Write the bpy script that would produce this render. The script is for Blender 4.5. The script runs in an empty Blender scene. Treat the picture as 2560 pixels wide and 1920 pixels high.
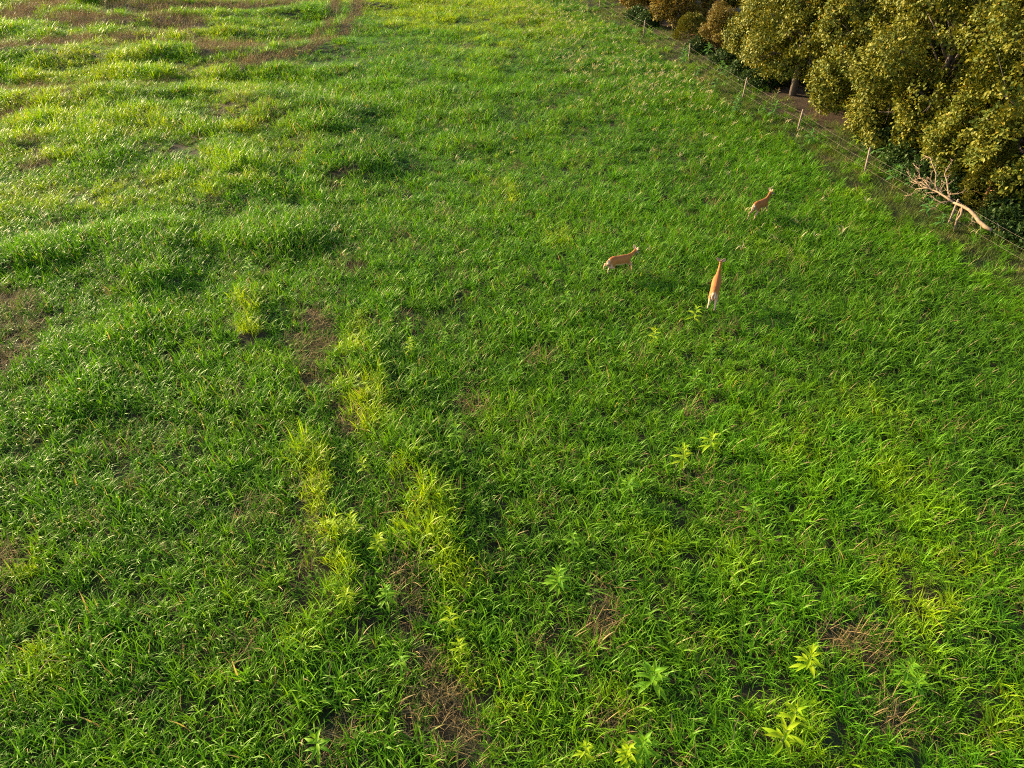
import bpy, bmesh, math, random
import numpy as np
from mathutils import Vector, Matrix

R = math.radians
rng = np.random.default_rng(7)
random.seed(7)
scene = bpy.context.scene
C = scene.collection

# ------------------------------------------------------------------ camera, sky, sun, exposure
CAM_H, PITCH, FPX = 14.3, R(36.0), 1840.0          # drone height, downward tilt, focal length in px of a 2560 wide frame
cam_d = bpy.data.cameras.new('camera')
cam_d.sensor_width = 36.0
cam_d.sensor_fit = 'HORIZONTAL'
cam_d.lens = 36.0 * FPX / 2560.0
cam_d.clip_start, cam_d.clip_end = 0.1, 6000.0
cam = bpy.data.objects.new('camera', cam_d)
cam.location = (0, 0, CAM_H)
cam.rotation_euler = (math.pi / 2 - PITCH, 0, 0)
C.objects.link(cam)
scene.camera = cam

SUN_AZ, SUN_EL = R(-60.0), R(17.0)                 # compass angle from +Y (away from the camera) towards +X
world = bpy.data.worlds.new('World')
scene.world = world
world.use_nodes = True
wn = world.node_tree
sky = wn.nodes.new('ShaderNodeTexSky')
sky.sky_type = 'NISHITA'
sky.sun_disc = False
sky.sun_elevation = SUN_EL
sky.sun_rotation = SUN_AZ
sky.air_density, sky.dust_density, sky.ozone_density = 1.0, 2.0, 1.0
wn.links.new(sky.outputs[0], wn.nodes['Background'].inputs[0])
wn.nodes['Background'].inputs[1].default_value = 0.13

sun_d = bpy.data.lights.new('sun', 'SUN')
sun_d.energy = 4.6
sun_d.angle = R(0.6)
sun_d.color = (1.0, 0.80, 0.46)
sun = bpy.data.objects.new('sun', sun_d)
to_sun = Vector((math.sin(SUN_AZ) * math.cos(SUN_EL), math.cos(SUN_AZ) * math.cos(SUN_EL), math.sin(SUN_EL)))
sun.rotation_euler = to_sun.to_track_quat('Z', 'Y').to_euler()
sun.location = to_sun * 60
C.objects.link(sun)

scene.view_settings.view_transform = 'Standard'
scene.view_settings.look = 'None'
scene.view_settings.gamma = 1.0
scene.view_settings.use_curve_mapping = False
scene.view_settings.exposure = 1.8
scene.render.engine = 'CYCLES'
scene.cycles.max_bounces = 3
scene.cycles.diffuse_bounces = 2
scene.cycles.glossy_bounces = 2
scene.cycles.transmission_bounces = 3
scene.cycles.use_denoising = False
scene.cycles.filter_width = 1.1
scene.cycles.transparent_max_bounces = 3

# ------------------------------------------------------------------ places read off the photograph, on the ground
SP, CP = math.sin(PITCH), math.cos(PITCH)
def at(px, py, z=0.0):
    a, b = (px - 1280) / FPX, (py - 960) / FPX
    d = (a, CP - b * SP, -SP - b * CP)
    t = (z - CAM_H) / d[2]
    return Vector((d[0] * t, d[1] * t, z))
def ground_m(px, py):
    p = at(px, py)
    return (p.x, p.y)

# ------------------------------------------------------------------ noise
def hash2(ix, iy, seed):
    h = (ix.astype(np.int64) * 374761393 + iy.astype(np.int64) * 668265263 + seed * 2147483647) & 0xFFFFFFFF
    h = ((h ^ (h >> 13)) * 1274126177) & 0xFFFFFFFF
    h = (h ^ (h >> 16)) & 0xFFFFFFFF
    return h.astype(np.float64) / 4294967295.0
def vnoise(x, y, seed=0):
    ix, iy = np.floor(x), np.floor(y)
    fx, fy = x - ix, y - iy
    fx = fx * fx * (3 - 2 * fx); fy = fy * fy * (3 - 2 * fy)
    a = hash2(ix, iy, seed); b = hash2(ix + 1, iy, seed)
    c = hash2(ix, iy + 1, seed); d = hash2(ix + 1, iy + 1, seed)
    return (a * (1 - fx) + b * fx) * (1 - fy) + (c * (1 - fx) + d * fx) * fy
def fbm(x, y, seed=0, oct=3):
    s, amp, tot = 0.0, 1.0, 0.0
    for k in range(oct):
        s = s + amp * vnoise(x * 2 ** k + 17.3 * k, y * 2 ** k - 9.1 * k, seed + k)
        tot += amp; amp *= 0.5
    return s / tot
def sstep(a, b, x):
    t = np.clip((x - a) / (b - a), 0, 1)
    return t * t * (3 - 2 * t)

# ------------------------------------------------------------------ fence line (post feet), the wood lies to its right
POSTS = [(7.6, 104.0), (9.71, 90.9), (12.49, 75.7), (14.67, 65.2), (16.23, 53.74), (17.92, 46.73), (19.04, 38.83), (20.58, 32.52), (22.05, 25.6), (23.3, 18.2)]
_py = np.array([p[1] for p in POSTS][::-1]); _px = np.array([p[0] for p in POSTS][::-1])
def fence_x(y):
    y = np.asarray(y, float)
    return np.where(y < _py[0], _px[0] + (_py[0] - y) * 0.17, np.where(y > _py[-1], _px[-1] - (y - _py[-1]) * 0.17, np.interp(y, _py, _px)))

# ------------------------------------------------------------------ worn, yellow and tall places of the field: polylines on the ground, radius in metres
def seg_dist(x, y, pts):
    d = np.full(np.shape(x), 1e9)
    if len(pts) == 1:
        return np.hypot(x - pts[0][0], y - pts[0][1])
    for (ax, ay), (bx, by) in zip(pts[:-1], pts[1:]):
        ex, ey = bx - ax, by - ay
        t = np.clip(((x - ax) * ex + (y - ay) * ey) / (ex * ex + ey * ey + 1e-9), 0, 1)
        d = np.minimum(d, np.hypot(x - ax - t * ex, y - ay - t * ey))
    return d
V = 2560 / 2212
def line(*pp):   # measured in a 2212 px wide view
    return [ground_m(x * V, y * V) for x, y in pp]
def line_full(*pp):
    return [ground_m(x, y) for x, y in pp]
BARE = [  # (polyline, radius m, strength)
    (line((20, 650), (40, 720), (15, 800)), 0.7, 0.8),
    (line((680, 690), (700, 780)), 0.42, 0.9), (line((640, 735), (690, 830)), 0.4, 0.8), (line((720, 860), (745, 930)), 0.35, 0.6),
    (line((790, 1040), (830, 1120)), 0.3, 0.5), (line((860, 1230), (890, 1340)), 0.33, 0.85),
    (line((920, 1420), (950, 1490), (1000, 1580)), 0.36, 1.0), (line((890, 1520), (880, 1570)), 0.25, 0.8), (line((760, 1580), (700, 1600)), 0.4, 0.7),
    (line((560, 1380), (520, 1440)), 0.25, 0.6), (line((1290, 1290), (1320, 1450)), 0.28, 0.7), (line((1300, 1560), (1330, 1600)), 0.25, 0.6),
    (line((1800, 1380), (1860, 1410)), 0.36, 0.9), (line((1000, 870), (1040, 890)), 0.35, 0.75), (line((1320, 1035), (1350, 1025)), 0.3, 0.6),
    (line((1165, 1080), (1180, 1130)), 0.25, 0.5), (line((755, 575), (770, 590)), 0.5, 0.7), (line((740, 390), (735, 410)), 0.8, 0.5),
    (line((0, 1235), (30, 1215)), 0.4, 0.9), (line((880, 690), (900, 720)), 0.35, 0.7), (line((540, 1240), (600, 1330)), 0.25, 0.4),
    (line((1150, 790), (1190, 740)), 0.35, 0.5), (line((1500, 900), (1540, 870)), 0.3, 0.4), (line((1900, 1550), (1960, 1600)), 0.3, 0.5),
    (line((220, 1500), (260, 1560)), 0.25, 0.4), (line((1010, 1650), (1060, 1640)), 0.3, 0.8), (line((1500, 1230), (1480, 1200)), 0.25, 0.4),
    # swaths between the rows far left
    (line_full((-60, 136), (61, 122), (228, 102), (407, 87)), 2.3, 1.0), (line_full((171, 45), (264, 57), (386, 49), (470, 62)), 2.3, 1.0),
    (line_full((-80, 62), (0, 52), (60, 34), (130, 10)), 3.0, 1.0), (line_full((460, 108), (529, 130), (561, 140), (610, 116)), 2.2, 1.0),
    (line_full((626, 172), (655, 160)), 1.5, 0.8), (line_full((41, 268), (171, 244)), 1.1, 0.7), (line_full((-20, 305), (40, 282)), 1.0, 0.7),
    (line_full((560, 15), (700, 8), (780, 0)), 2.4, 0.8), (line_full((300, 16), (480, 22)), 1.8, 0.7), (line_full((90, 420), (130, 415)), 0.8, 0.8),
    (line_full((0, 375), (40, 372)), 1.0, 0.7), (line_full((540, 325), (640, 320)), 0.8, 0.5), (line_full((380, 210), (420, 200)), 1.0, 0.6),
    # wheel tracks curving away
    (line_full((905, -20), (885, 40), (850, 90), (775, 128), (700, 150), (640, 160)), 0.75, 1.0, True), (line_full((842, -20), (838, 30), (822, 72), (770, 100), (700, 118), (650, 128)), 0.65, 1.0, True),
]
YELLOW = [  # yellow grass, with far sun glow and sunlit tips put into the tint
    (line((540, 660), (545, 740)), 0.42, 1.0), (line((765, 770), (790, 850), (810, 920)), 0.75, 1.0), (line((830, 930), (880, 1010), (930, 1090), (960, 1220), (1010, 1330)), 0.5, 0.8), (line((545, 740), (600, 830), (640, 920), (655, 970)), 0.35, 0.6),
    (line((660, 970), (690, 1040), (690, 1110), (725, 1180), (750, 1300)), 0.4, 0.9), (line((905, 1130), (890, 1180), (960, 1230)), 0.45, 0.7), (line((745, 1290), (650, 1380)), 0.4, 0.7),
    (line((780, 700), (760, 740)), 0.5, 0.8), (line((830, 1540), (820, 1580)), 0.28, 1.0), (line((1000, 1440), (1100, 1500), (1180, 1560)), 0.7, 0.55),
    (line((590, 1290), (700, 1240)), 0.4, 0.5), (line((820, -20), (900, 5), (1000, 25), (1080, 40)), 8.0, 1.3), (line((0, 470), (120, 440), (330, 420)), 3.2, 0.8),
    (line((440, 150), (620, 330), (480, 400)), 2.5, 0.55), (line((90, 340), (300, 280)), 3.0, 0.6), (line((1060, 400), (1110, 430)), 0.9, 0.6), (line((1190, 500), (1220, 540)), 0.8, 0.5),
    (line((1650, 560), (1620, 540), (1700, 560)), 0.9, 0.45), (line((1620, 860), (1700, 960), (1760, 1060)), 1.0, 0.4), (line((1850, 860), (1950, 1000), (2050, 1200)), 1.0, 0.45),
    (line((1950, 1250), (2050, 1400), (2150, 1560)), 0.9, 0.7), (line((1420, 1180), (1560, 1250)), 0.9, 0.4), (line((1300, 1560), (1450, 1440), (1500, 1400)), 0.6, 0.5),
    (line((20, 1200), (60, 1320)), 0.7, 0.6), (line((60, 1420), (140, 1540)), 0.6, 0.5), (line((0, 320), (180, 140), (420, 70)), 5.0, 0.6), (line((1400, 95), (1450, 120), (1560, 165)), 2.2, 0.35),
    (line((500, 340), (510, 420)), 1.6, 0.6), (line((1180, 60), (1010, 130)), 5.0, 0.45), (line((1840, 430), (1900, 400)), 1.0, 0.4), (line((1680, 1540), (1800, 1640)), 0.6, 0.4),
]
DEEP = [  # bluish green stands, plus furrow and right-hand shade put into the grass colour
    (line((560, 240), (680, 260), (730, 330)), 4.0, 0.9), (line((840, 740), (880, 830), (940, 910), (980, 1000), (1020, 1120)), 0.6, 1.0), (line((200, 600), (330, 560)), 1.6, 0.8), (line((540, 560), (640, 540)), 1.6, 0.8),
    (line((1900, 600), (2060, 740), (2200, 900), (2200, 1050)), 2.4, 1.0), (line((1700, 620), (1800, 760), (1900, 900)), 1.6, 0.6), (line((2000, 1500), (2120, 1350)), 0.9, 0.5), (line((1050, 1180), (1230, 1230), (1300, 1330)), 1.0, 0.7), (line((700, 470), (760, 490)), 1.4, 0.8), (line((240, 190), (310, 210)), 3.0, 0.7),
    (line((1350, 300), (1550, 420), (1750, 560)), 3.0, 0.6), (line((2100, 900), (2200, 1100)), 1.6, 0.6), (line((1500, 1300), (1600, 1400)), 1.0, 0.4),
]
TALL = [
    (line_full((146, 128), (285, 106), (415, 95)), 1.7, 1.0), (line_full((203, 80), (305, 64), (447, 62)), 1.8, 0.8), (line_full((102, 28), (244, 8)), 2.2, 0.9),
    (line_full((354, 196), (330, 215)), 2.4, 1.0), (line_full((60, 186), (203, 172)), 1.7, 0.7), (line_full((580, 330), (640, 420)), 1.8, 0.7), (line((520, 400), (760, 420)), 1.8, 0.6),
    (line((560, 230), (700, 260), (740, 350)), 2.6, 0.7), (line((100, 560), (330, 520), (620, 520)), 1.6, 0.6), (line((890, 850), (950, 960)), 0.7, 0.8), (line((330, 560), (300, 700), (200, 860)), 1.0, 0.5),
    (line_full((860, 20), (862, 60), (825, 95)), 0.8, 0.8), (line_full((0, 170), (60, 160)), 2.0, 0.6), (line((540, 650), (545, 740)), 0.5, 0.4), (line((770, 760), (800, 900), (880, 1010), (930, 1090), (1000, 1320)), 0.6, 0.4), (line((655, 960), (690, 1050), (725, 1180)), 0.4, 0.4),
]
def field(x, y, feats):
    v = np.zeros(np.shape(x))
    for pts, r, s, *plain_edge in feats:
        wob = 1.0 if plain_edge else 0.55 + 0.9 * vnoise(x / r * 0.9 + 31.7 * s, y / r * 0.9, int(r * 97))
        d = seg_dist(x, y, pts)
        v = np.maximum(v, s * (1 - sstep(0.45, 1.35, d / (r * wob))))
    return v

RIDGES = [(line((540, 650), (545, 740)), 0.5, 1.0), (line((770, 780), (800, 900), (880, 1010), (930, 1090)), 0.7, 1.0), (line((655, 960), (690, 1050), (725, 1180), (745, 1290)), 0.45, 1.0), (line((560, 230), (700, 260), (750, 350)), 3.0, 2.2), (line((490, 330), (520, 420), (640, 520)), 1.6, 1.6), (line((60, 560), (300, 520), (330, 600)), 1.6, 1.6)]
def ground_z(x, y):
    x = np.asarray(x, float); y = np.asarray(y, float)
    far = 1 - sstep(140, 220, np.hypot(x, y))
    z = 0.34 * (fbm(x / 11, y / 11, 3, 2) - 0.5) + 0.16 * (fbm(x / 2.6, y / 2.6, 5, 2) - 0.5)
    rows = (1 - sstep(-20, -6, x)) * sstep(36, 55, y)
    z = z + rows * 1.25 * (fbm(x / 13, y / 4.2, 9, 2) - 0.5)
    if RIDGES:
        z = z + 0.22 * field(x, y, RIDGES)
    return z * far
def gz(x, y):
    return float(ground_z(np.array([x]), np.array([y]))[0])

# ------------------------------------------------------------------ materials
def mat(name):
    m = bpy.data.materials.new(name); m.use_nodes = True
    n = m.node_tree; n.nodes.clear()
    out = n.nodes.new('ShaderNodeOutputMaterial')
    return m, n, out
def mixcol(n, fac, a, b):
    mx = n.nodes.new('ShaderNodeMix'); mx.data_type = 'RGBA'
    for key, val in ((0, fac), (6, a), (7, b)):
        if isinstance(val, bpy.types.NodeSocket): n.links.new(val, mx.inputs[key])
        else: mx.inputs[key].default_value = val if key == 0 else (*val, 1)
    return mx.outputs[2]
def attr(n, name, kind='GEOMETRY', out='Fac'):
    a = n.nodes.new('ShaderNodeAttribute'); a.attribute_name = name; a.attribute_type = kind
    return a.outputs[out]
def noise(n, scale, detail=3, coord='Object', rough=0.55):
    tc = n.nodes.new('ShaderNodeTexCoord'); t = n.nodes.new('ShaderNodeTexNoise')
    t.inputs['Scale'].default_value = scale; t.inputs['Detail'].default_value = detail; t.inputs['Roughness'].default_value = rough
    n.links.new(tc.outputs[coord], t.inputs['Vector'])
    return t.outputs['Fac']
def maprange(n, v, a, b, c=0.0, d=1.0):
    m = n.nodes.new('ShaderNodeMapRange'); n.links.new(v, m.inputs[0])
    for i, q in enumerate((a, b, c, d)): m.inputs[i + 1].default_value = q
    return m.outputs[0]
def leafy(n, out, col, trans=0.35, rough=0.5, spec=0.2, tmul=(1.4, 1.25, 0.4)):
    p = n.nodes.new('ShaderNodeBsdfPrincipled')
    p.inputs['Roughness'].default_value = rough
    p.inputs['Specular IOR Level'].default_value = spec
    p.inputs['Specular Tint'].default_value = (0.85, 0.95, 0.5, 1)
    n.links.new(col, p.inputs['Base Color'])
    t = n.nodes.new('ShaderNodeBsdfTranslucent')
    mul = n.nodes.new('ShaderNodeMix'); mul.data_type = 'RGBA'; mul.blend_type = 'MULTIPLY'; mul.inputs[0].default_value = 1
    n.links.new(col, mul.inputs[6]); mul.inputs[7].default_value = (*tmul, 1)
    n.links.new(mul.outputs[2], t.inputs['Color'])
    ms = n.nodes.new('ShaderNodeMixShader'); ms.inputs[0].default_value = trans
    n.links.new(p.outputs[0], ms.inputs[1]); n.links.new(t.outputs[0], ms.inputs[2])
    n.links.new(ms.outputs[0], out.inputs[0])
def plain(name, col, col2=None, scale=6.0, rough=0.8, spec=0.3, bump=0.0):
    m, n, out = mat(name)
    p = n.nodes.new('ShaderNodeBsdfPrincipled'); p.inputs['Roughness'].default_value = rough; p.inputs['Specular IOR Level'].default_value = spec
    nz = noise(n, scale, 4)
    c = mixcol(n, maprange(n, nz, 0.3, 0.7), col, col2 or col)
    n.links.new(c, p.inputs['Base Color'])
    if bump:
        b = n.nodes.new('ShaderNodeBump'); b.inputs['Strength'].default_value = bump; b.inputs['Distance'].default_value = 0.02
        n.links.new(nz, b.inputs['Height']); n.links.new(b.outputs[0], p.inputs['Normal'])
    n.links.new(p.outputs[0], out.inputs[0])
    return m

def grass_material(name, deep, mid, yellow, tip, trans=0.36, rough=0.38):
    m, n, out = mat(name)
    tint = attr(n, 'tint', 'INSTANCER')
    deepf = attr(n, 'deep', 'INSTANCER')
    blade = attr(n, 'blade')
    along = attr(n, 'along')
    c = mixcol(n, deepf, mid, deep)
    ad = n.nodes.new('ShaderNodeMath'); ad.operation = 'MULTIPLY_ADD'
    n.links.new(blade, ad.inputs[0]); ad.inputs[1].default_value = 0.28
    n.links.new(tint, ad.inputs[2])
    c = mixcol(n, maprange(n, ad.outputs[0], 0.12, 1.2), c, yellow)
    c = mixcol(n, maprange(n, along, 0.2, 0.95, 0.0, 0.65), c, tip)  # naturally paler tips, strengthened: highlights and dark gaps put into blade colour
    c = mixcol(n, maprange(n, tint, 0.72, 1.0, 0.0, 0.35), c, (0.31, 0.36, 0.004))  # gold on the yellowest tufts: low sun's glow put into the colour
    dead = maprange(n, blade, 0.982, 0.988)
    c = mixcol(n, dead, c, (0.34, 0.26, 0.12))
    leafy(n, out, c, trans, rough, 0.20)
    return m
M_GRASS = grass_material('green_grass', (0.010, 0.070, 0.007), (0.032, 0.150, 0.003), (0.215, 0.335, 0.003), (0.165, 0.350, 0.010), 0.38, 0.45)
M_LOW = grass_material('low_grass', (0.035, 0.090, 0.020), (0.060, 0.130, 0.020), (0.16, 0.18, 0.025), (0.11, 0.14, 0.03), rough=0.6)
def dry_material():
    m, n, out = mat('dry_straw')
    blade = attr(n, 'blade'); tint = attr(n, 'tint', 'INSTANCER')
    c = mixcol(n, blade, (0.085, 0.058, 0.024), (0.30, 0.215, 0.095))
    c = mixcol(n, tint, c, (0.27, 0.15, 0.05))
    leafy(n, out, c, 0.15, 0.7, 0.2, (1, 1, 1))
    return m
M_DRY = dry_material()
def seed_material():
    m, n, out = mat('seed_heads')
    blade = attr(n, 'blade'); along = attr(n, 'along')
    c = mixcol(n, maprange(n, along, 0.99, 1.01), (0.05, 0.13, 0.015), (0.42, 0.36, 0.19))
    leafy(n, out, c, 0.3, 0.55, 0.3)
    return m
M_SEED = seed_material()
def broadleaf_material(name, a, b):
    m, n, out = mat(name)
    oi = n.nodes.new('ShaderNodeObjectInfo')
    c = mixcol(n, oi.outputs['Random'], a, b)
    leafy(n, out, c, 0.4, 0.5, 0.2)
    return m
M_WEED = broadleaf_material('weed_leaf', (0.085, 0.22, 0.010), (0.16, 0.30, 0.012))
M_WEEDY = broadleaf_material('weed_leaf_yellow', (0.20, 0.33, 0.006), (0.28, 0.36, 0.008))
M_POKE = broadleaf_material('hedge_leaf', (0.06, 0.16, 0.035), (0.11, 0.23, 0.05))
M_STEM = plain('weed_stem', (0.10, 0.17, 0.04), (0.14, 0.16, 0.05))
def tree_leaf_material(name, a, b, c3, trans=0.22):
    m, n, out = mat(name)
    t = attr(n, 'tint')
    c = mixcol(n, maprange(n, t, 0.0, 0.8), a, b)
    oi = n.nodes.new('ShaderNodeObjectInfo')
    c = mixcol(n, maprange(n, oi.outputs['Random'], 0.0, 1.0, 0.0, 0.45), c, (c3[0] * 0.42, c3[1] * 0.75, c3[2] * 0.6))
    c = mixcol(n, maprange(n, t, 0.93, 0.96), c, c3)
    leafy(n, out, c, trans, 0.5, 0.22, (1.3, 1.1, 0.45))
    return m
M_OAK = tree_leaf_material('oak_leaves', (0.050, 0.078, 0.009), (0.185, 0.170, 0.016), (0.30, 0.16, 0.02))
M_OAK2 = tree_leaf_material('rust_oak_leaves', (0.11, 0.085, 0.014), (0.19, 0.135, 0.02), (0.28, 0.11, 0.025))
M_CEDAR = tree_leaf_material('cedar_sprays', (0.085, 0.095, 0.010), (0.17, 0.15, 0.014), (0.20, 0.12, 0.02), 0.15)
M_BARK = plain('oak_bark', (0.085, 0.068, 0.052), (0.17, 0.13, 0.10), 9, 0.9, 0.2, 0.6)
M_REDBARK = plain('cedar_bark', (0.26, 0.11, 0.05), (0.36, 0.17, 0.09), 9, 0.9, 0.2, 0.6)
M_DEADWOOD = plain('dead_wood', (0.15, 0.10, 0.058), (0.27, 0.185, 0.115), 7, 0.8, 0.25, 0.4)
M_POST = plain('post_wood', (0.20, 0.145, 0.105), (0.30, 0.22, 0.165), 11, 0.85, 0.2, 0.4)
M_WIRE = plain('wire', (0.10, 0.07, 0.045), (0.15, 0.105, 0.065), 20, 0.5, 0.5)

def soil_material():
    m, n, out = mat('soil')
    p = n.nodes.new('ShaderNodeBsdfPrincipled'); p.inputs['Roughness'].default_value = 0.95; p.inputs['Specular IOR Level'].default_value = 0.15
    a = noise(n, 0.9, 5); b = noise(n, 14, 6, rough=0.7)
    soil = mixcol(n, maprange(n, b, 0.35, 0.7), (0.022, 0.016, 0.008), (0.060, 0.042, 0.020))
    thatch = mixcol(n, maprange(n, b, 0.3, 0.75), (0.014, 0.020, 0.007), (0.045, 0.052, 0.018))
    c = mixcol(n, maprange(n, a, 0.42, 0.6), soil, thatch)
    litter = mixcol(n, maprange(n, b, 0.35, 0.65), (0.022, 0.016, 0.010), (0.085, 0.054, 0.034))  # leaf litter, its colour darkened to carry shade below the crowns
    c = mixcol(n, attr(n, 'litter'), c, litter)
    n.links.new(c, p.inputs['Base Color'])
    bu = n.nodes.new('ShaderNodeBump'); bu.inputs['Strength'].default_value = 0.8; bu.inputs['Distance'].default_value = 0.05
    n.links.new(b, bu.inputs['Height']); n.links.new(bu.outputs[0], p.inputs['Normal'])
    n.links.new(p.outputs[0], out.inputs[0])
    return m
M_SOIL = soil_material()

# ------------------------------------------------------------------ helpers
def tag(o, label=None, cat=None, group=None, kind=None):
    if label: o['label'] = label
    if cat: o['category'] = cat
    if group: o['group'] = group
    if kind: o['kind'] = kind
    return o
def empty(name, loc=(0, 0, 0), rz=0.0):
    o = bpy.data.objects.new(name, None); C.objects.link(o)
    o.location = loc; o.rotation_euler = (0, 0, rz); o.empty_display_size = 0.2
    return o
def link(name, me, parent=None, coll=None):
    o = bpy.data.objects.new(name, me); (coll or C).objects.link(o)
    if parent is not None: o.parent = parent
    return o
def mesh_np(name, verts, faces, material, attrs=None, smooth=True):
    """faces: (n,3) or (n,4) int array; attrs: name -> per-vertex floats"""
    me = bpy.data.meshes.new(name)
    verts = np.asarray(verts, np.float32); faces = np.asarray(faces, np.int32)
    nf, k = faces.shape
    me.vertices.add(len(verts)); me.vertices.foreach_set('co', verts.ravel())
    me.loops.add(nf * k); me.loops.foreach_set('vertex_index', faces.ravel())
    me.polygons.add(nf); me.polygons.foreach_set('loop_start', np.arange(0, nf * k, k, dtype=np.int32))
    if smooth: me.polygons.foreach_set('use_smooth', np.ones(nf, bool))
    for an, av in (attrs or {}).items():
        a = me.attributes.new(an, 'FLOAT', 'POINT'); a.data.foreach_set('value', np.asarray(av, np.float32))
    me.update(calc_edges=True)
    if material: me.materials.append(material)
    return me
class Tubes:
    """swept tapered tubes collected into one mesh"""
    def __init__(s): s.v = []; s.f = []
    def tube(s, pts, rad, n=7, cap=True):
        pts = [Vector(p) for p in pts]
        base = len(s.v); prev = None
        for i, p in enumerate(pts):
            t = (pts[min(i + 1, len(pts) - 1)] - pts[max(i - 1, 0)]).normalized()
            if prev is None:
                a = t.orthogonal().normalized()
            else:
                a = (prev - t * prev.dot(t)).normalized()
            prev = a; b = t.cross(a)
            for k in range(n):
                th = 2 * math.pi * k / n
                s.v.append(p + (a * math.cos(th) + b * math.sin(th)) * rad[i])
        for i in range(len(pts) - 1):
            for k in range(n):
                k2 = (k + 1) % n
                s.f.append((base + i * n + k, base + i * n + k2, base + (i + 1) * n + k2, base + (i + 1) * n + k))
        if cap:
            for i, sgn in ((0, -1), (len(pts) - 1, 1)):
                c = len(s.v); s.v.append(pts[i])
                for k in range(n):
                    q = (base + i * n + k, base + i * n + (k + 1) % n)
                    s.f.append((q[0], q[1], c, c) if sgn > 0 else (q[1], q[0], c, c))
    def mesh(s, name, material):
        me = bpy.data.meshes.new(name)
        fs = [f if f[2] != f[3] else f[:3] for f in s.f]
        me.from_pydata([tuple(v) for v in s.v], [], fs); me.update()
        for p in me.polygons: p.use_smooth = True
        me.materials.append(material)
        return me

# ------------------------------------------------------------------ ground: one sheet to the horizon
def axis(lo, hi, step, reach):
    core = list(np.arange(lo, hi + step, step)); out_a, out_b = [], []
    d = step
    while lo - (sum([0]) if not out_a else lo - out_a[-1]) > -reach:
        d *= 1.35; out_a.append((out_a[-1] if out_a else lo) - d)
        if out_a[-1] < -reach: break
    d = step
    while True:
        d *= 1.35; out_b.append((out_b[-1] if out_b else core[-1]) + d)
        if out_b[-1] > reach: break
    return np.array(out_a[::-1] + core + out_b)
gx, gy = axis(-75, 60, 0.8, 3000), axis(0, 112, 0.8, 3000)
GX, GY = np.meshgrid(gx, gy)
gv = np.stack([GX.ravel(), GY.ravel(), ground_z(GX.ravel(), GY.ravel())], 1)
nx, ny = len(gx), len(gy)
ii = (np.arange(ny - 1)[:, None] * nx + np.arange(nx - 1)[None, :]).ravel()
gf = np.stack([ii, ii + 1, ii + nx + 1, ii + nx], 1)
lit = sstep(0.0, 2.2, gv[:, 0] - fence_x(gv[:, 1]) + 1.6 * (vnoise(gv[:, 0] / 1.5, gv[:, 1] / 1.5, 8) - 0.6))
tag(link('ground', mesh_np('ground', gv, gf, M_SOIL, {'litter': lit})), kind='structure')

# ------------------------------------------------------------------ grass tufts (prototypes for the uncountable grass)
def blades_mesh(name, nb, length, width, spread, lean, droop, material, seg=5, stem_heads=0, seed=0, jitter=0.35, flat=False):
    g = np.random.default_rng(seed)
    vs, fs, at_b, at_a = [], [], [], []
    for b in range(nb):
        az = g.uniform(0, 2 * math.pi); L = length * g.uniform(1 - jitter, 1 + jitter * 0.6); w = width * g.uniform(0.7, 1.2)
        r0 = spread * math.sqrt(g.uniform(0, 1)); a0 = g.uniform(0, 2 * math.pi)
        p = np.array([r0 * math.cos(a0), r0 * math.sin(a0), g.uniform(0, 0.12) if flat else -0.04])
        ang = math.pi / 2 - abs(g.normal(lean, lean * 0.5))                   # elevation of the blade where it starts
        dr = droop * g.uniform(0.35, 1.5)
        bv = g.uniform(0, 1); tw = g.normal(0, 0.35)
        side0 = np.array([-math.sin(az), math.cos(az), 0.0]); base = len(vs)
        for k in range(seg + 1):
            t = k / seg
            wk = w * (0.55 + 0.9 * t) if t < 0.4 else w * 0.91 * (1 - ((t - 0.4) / 0.6) ** 1.7)
            fwd = np.array([math.cos(az) * math.cos(ang), math.sin(az) * math.cos(ang), math.sin(ang)])
            up = np.cross(side0, fwd) * -1
            sd = side0 * math.cos(tw * t) + up * math.sin(tw * t)
            vs.append(p - sd * max(wk, 0.0008) / 2); vs.append(p + sd * max(wk, 0.0008) / 2)
            at_b += [bv, bv]; at_a += [t, t]
            p = p + fwd * L / seg
            if flat and p[2] < 0.01: p[2] = 0.01
            ang = max(ang - dr * (0.25 + 1.1 * t ** 1.5) / seg * 3.0, -1.25)
        for k in range(seg):
            q = base + 2 * k; fs.append((q, q + 1, q + 3, q + 2))
    for h in range(stem_heads):                                              # nodding seed heads on thin stems
        az = g.uniform(0, 2 * math.pi); Ls = length * g.uniform(1.1, 1.5); p = np.array([g.normal(0, 0.05), g.normal(0, 0.05), 0.0])
        ang = math.pi / 2 - 0.12
        side = np.array([-math.sin(az), math.cos(az), 0.0]); base = len(vs); ns = 9
        for k in range(ns + 1):
            t = k / ns
            wk = 0.006 if t < 0.68 else 0.024 * (1 - ((t - 0.84) / 0.2) ** 2 * 0.8)
            vs.append(p - side * wk / 2); vs.append(p + side * wk / 2)
            at_b += [0.3, 0.3]; at_a += [0.5 if t < 0.66 else 1.2] * 2
            p = p + np.array([math.cos(az) * math.cos(ang), math.sin(az) * math.cos(ang), math.sin(ang)]) * Ls / ns
            if t > 0.5: ang -= 0.42
        for k in range(ns):
            q = base + 2 * k; fs.append((q, q + 1, q + 3, q + 2))
    return mesh_np(name, np.array(vs), np.array(fs), material, {'blade': at_b, 'along': at_a})

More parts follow.
